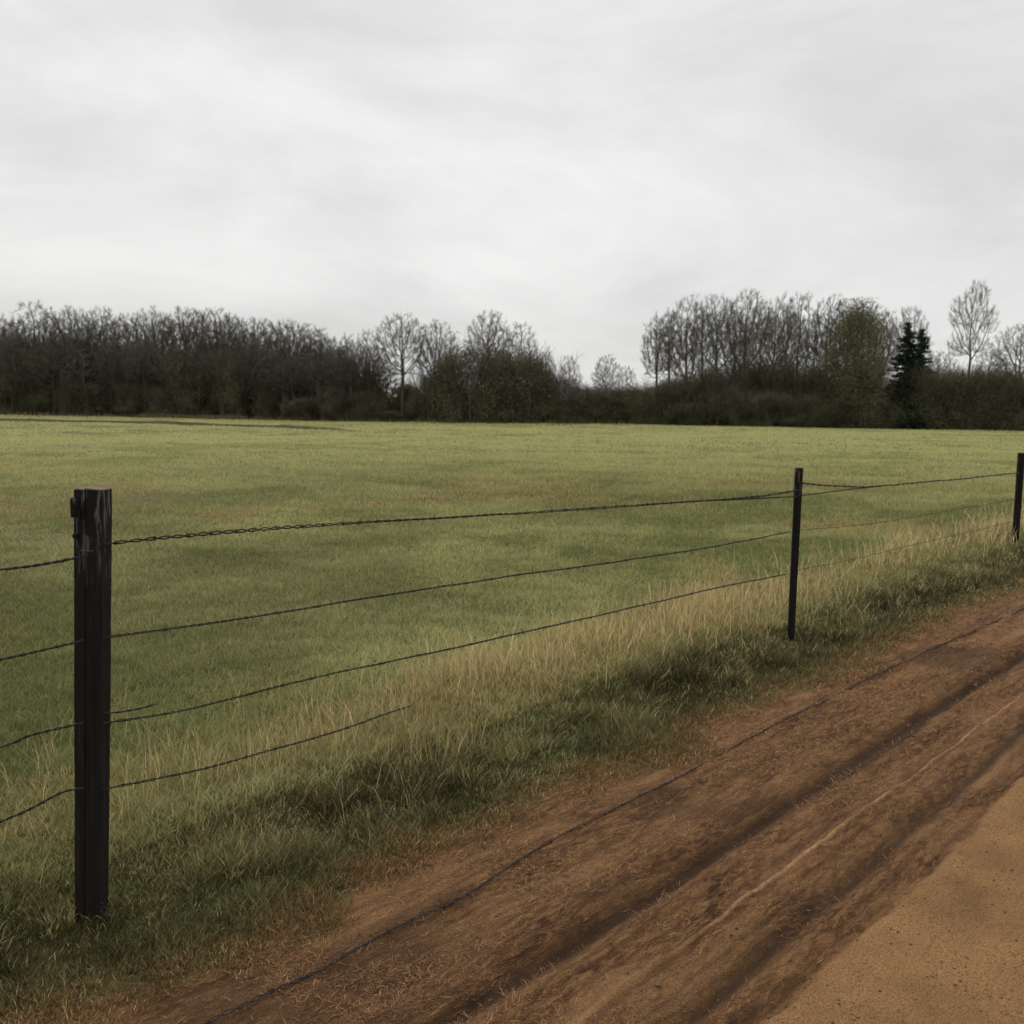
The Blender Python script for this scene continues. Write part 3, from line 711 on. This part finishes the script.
for px, py, w, bk, lb in ((903, 319, 1.45, -.6, 'taller dark spruce on the left of the close pair beside the olive tree'), (917, 326, 1.25, -1.2, 'dark spruce on the right of the close pair, left of the tall lone tree')):
    x, y = line(px, bk); H_, m_ = hgt(px, py, bk); put(SP, (BARK, BARK, NEEDLE), 'spruce_tree', x, y, (w, w, H_ / 9), px, lb, 'spruce')

# thicket shrubs: many stems, twigs and small leaves
def shrub(seed, Ht, R, n, size=.042):
    rg = random.Random(seed); V, Fc = [], []
    for i in range(70):
        a = rg.random() * 6.28; r = R * .5 * math.sqrt(rg.random()); p = np.array([math.cos(a) * r, math.sin(a) * r, -.1]); d = np.array([math.cos(a) * .28 * rg.random(), math.sin(a) * .28 * rg.random(), 1])
        H1 = Ht * rg.uniform(.7, 1.05); pts = [p]
        for k in range(6): d = d + np.array([rg.gauss(0, .08), rg.gauss(0, .08), 0]); pts.append(pts[-1] + d * H1 / 6)
        tube(pts, [.03, .026, .022, .018, .014, .011, .006], 4, V, Fc)
        for q in range(16):
            k = rg.randrange(2, 6); s = pts[k] + (pts[k + 1] - pts[k]) * rg.random(); dd = np.array([rg.gauss(0, .5), rg.gauss(0, .5), .9]); L = Ht * rg.uniform(.08, .2)
            tube([s, s + dd * L * .5, s + dd * L + np.array([0, 0, .05])], [.010, .009, .006], 3, V, Fc)
    def fn(rgn, m):
        rg0 = np.random.default_rng(seed + 50); K = 46; t = rg0.random(K); a = rg0.random(K) * 6.28; z = Ht * (.06 + .82 * t); rr = R * np.sqrt(np.clip(1 - (z / Ht) ** 2.2, .03, 1)) * np.sqrt(rg0.random(K)) * .95
        Cn = np.column_stack([rr * np.cos(a), rr * np.sin(a), z]); sz = R * (.14 + .2 * rg0.random(K)); idx = rgn.integers(0, K, m)
        P = Cn[idx] + rgn.normal(size=(m, 3)) * sz[idx][:, None] * .75; P = P[P[:, 2] > .03]; return P
    return mesh_vf('stems', V, Fc), leaf_cloud(seed, n, fn, size, 'foliage', .45)
SH = [shrub(41, 5, 2.2, 26000), shrub(42, 5, 2.6, 28000), shrub(43, 5, 1.8, 22000)]
STEM = plain('shrub_stems', (.095, .083, .056), .9, 0, .3, 2)
def shrub_at(px, py, k, wpx, back, label, group=None, name='thicket_shrub'):
    x, y = line(px, back); H_, m = hgt(px, py, back); s = 1.12 * wpx * m / (2 * (2.2, 2.6, 1.8)[k])
    return put(SH[k], (STEM, BRUSH), name, x, y, (s, s, H_ / 5), rng.random() * 6.28, label, 'shrub', group)
top = lambda px: np.interp(px, [-30, 0, 50, 100, 150, 200, 250, 300, 345, 370, 400, 425, 560, 590, 640, 680, 700, 750, 800, 850, 900, 940, 1060], [348, 347, 344, 338, 342, 342, 348, 352, 358, 366, 372, 368, 378, 390, 384, 376, 366, 360, 366, 368, 372, 368, 372])
i = 0; px = -25
while px < 420:                                                   # tall narrow brush with the trunks of the front trees showing between
    shrub_at(px, top(px) - 6 + 44 * rng.random() ** 1.2, i % 3, 18 + 20 * rng.random(), rng.random() * 4 + .5, 'dark shrub at the foot of the dense left wood', 'undergrowth of the left wood'); i += 1; px += 8 + 6 * rng.random()
px = -25
while px < 400:
    shrub_at(px, top(px) + 12 + 40 * rng.random(), i % 3, 20 + 24 * rng.random(), -1.5 + rng.random() * 1.5, 'dark shrub at the foot of the dense left wood', 'undergrowth of the left wood'); i += 1; px += 26 + 14 * rng.random()
for px in range(-10, 380, 19):                                    # trees standing right at the wood's edge
    tree(px + 9 * rng.random(), 324 + px * .035 + 22 * rng.random(), -.8 + rng.random(), int(rng.integers(0, 5)), WOOD_L, GL, 34 + 14 * rng.random())
shrub_at(472, 346, 1, 78, -1.2, 'left and higher half of the large dark rounded bush in mid tree line')
shrub_at(516, 352, 0, 70, -1.0, 'right and lower half of the large dark rounded bush in mid tree line')
for p_, t_, w_ in ((430, 372, 40), (450, 358, 40), (495, 352, 44), (545, 366, 40), (566, 378, 34), (582, 386, 34)):
    shrub_at(p_, t_, i % 3, w_, -.3, 'dark shrub massed around the large rounded bush in mid tree line', 'shrubs around the large bush'); i += 1
px = 596
while px < 690:
    shrub_at(px, top(px) + 5 * rng.random(), i % 3, 40, rng.random() * 2 - 1, 'low brown shrub between the tree line gap and the right group', 'low shrubs right of the gap'); i += 1; px += 13
while px < 900:
    shrub_at(px, top(px) - 3 + 22 * rng.random() ** 1.3, i % 3, 36 + 20 * rng.random(), rng.random() * 3 - 1, 'dark shrub under the tall bare trees of the right group', 'undergrowth of the right group'); i += 1; px += 14 + 5 * rng.random()
px = 690
while px < 900:
    shrub_at(px, top(px) + 26 + 10 * rng.random(), i % 3, 38, -2 + rng.random() * .6, 'dark shrub under the tall bare trees of the right group', 'undergrowth of the right group'); i += 1; px += 24
px = 896
while px < 1060:
    shrub_at(px, top(px) + 6 * rng.random(), i % 3, 44 + 10 * rng.random(), rng.random() * 2 - 1.5, 'dark shrub in the low hedge right of the spruces', 'hedge right of the spruces'); i += 1; px += 13 + 5 * rng.random()

# deeper wood, one mass of stems and brush far inside
def deep_wood():
    n = 60000; t = rng.random(n); pxs = -40 + 1110 * t; back = 5 + 14 * rng.random(n) ** 1.2
    X = -45.8 + 85.8 * pxs / 1024; Y = 88 - 10.7 * pxs / 1024
    tp = top(pxs); Hh = (407 - tp) / F * Y * .95 + 1.0
    Hh = Hh * (.45 + .6 * fbm(pxs, back * 8, 22, 300, 3)) 
    P = np.column_stack([X * (1 + back / 90), Y + back, Hh * rng.random(n) ** .8 + .05])
    me = leaf_cloud(9, n, lambda r_, m_: P, .16, 'deep_woodland', .5)
    tag(link_mesh('deep_woodland', me, BRUSH), 'dim brush filling the wood behind the front trees', 'woodland', kind='stuff')
deep_wood()

def fringe():
    n = 26000; px = -30 + 1090 * rng.random(n); t = px / 1024; bk = -3.4 + 2.6 * rng.random(n)
    x = (-45.8 + 85.8 * t); y = 88 - 10.7 * t + bk; x = x * (y / (y - bk))
    p = .12 + .88 * sst(.5, .68, fbm(px, px * 0, 60, 310, 3)) + (px > 985); p = np.where((px > 195) & (px < 270), 1, p)
    k = rng.random(n) < p; x, y, px = x[k], y[k], px[k]; n = len(x)
    L = (.15 + .3 * rng.random(n)) * (1 + .9 * sst(985, 1015, px)); C = lerp((.11, .095, .042), (.24, .18, .10), rng.random(n))
    blades('rough_grass', x, y, L, np.full(n, .06), C, .3 * rng.random(n), ST, 'rough buff dry grass along the foot of the far trees', 'grass')
fringe()
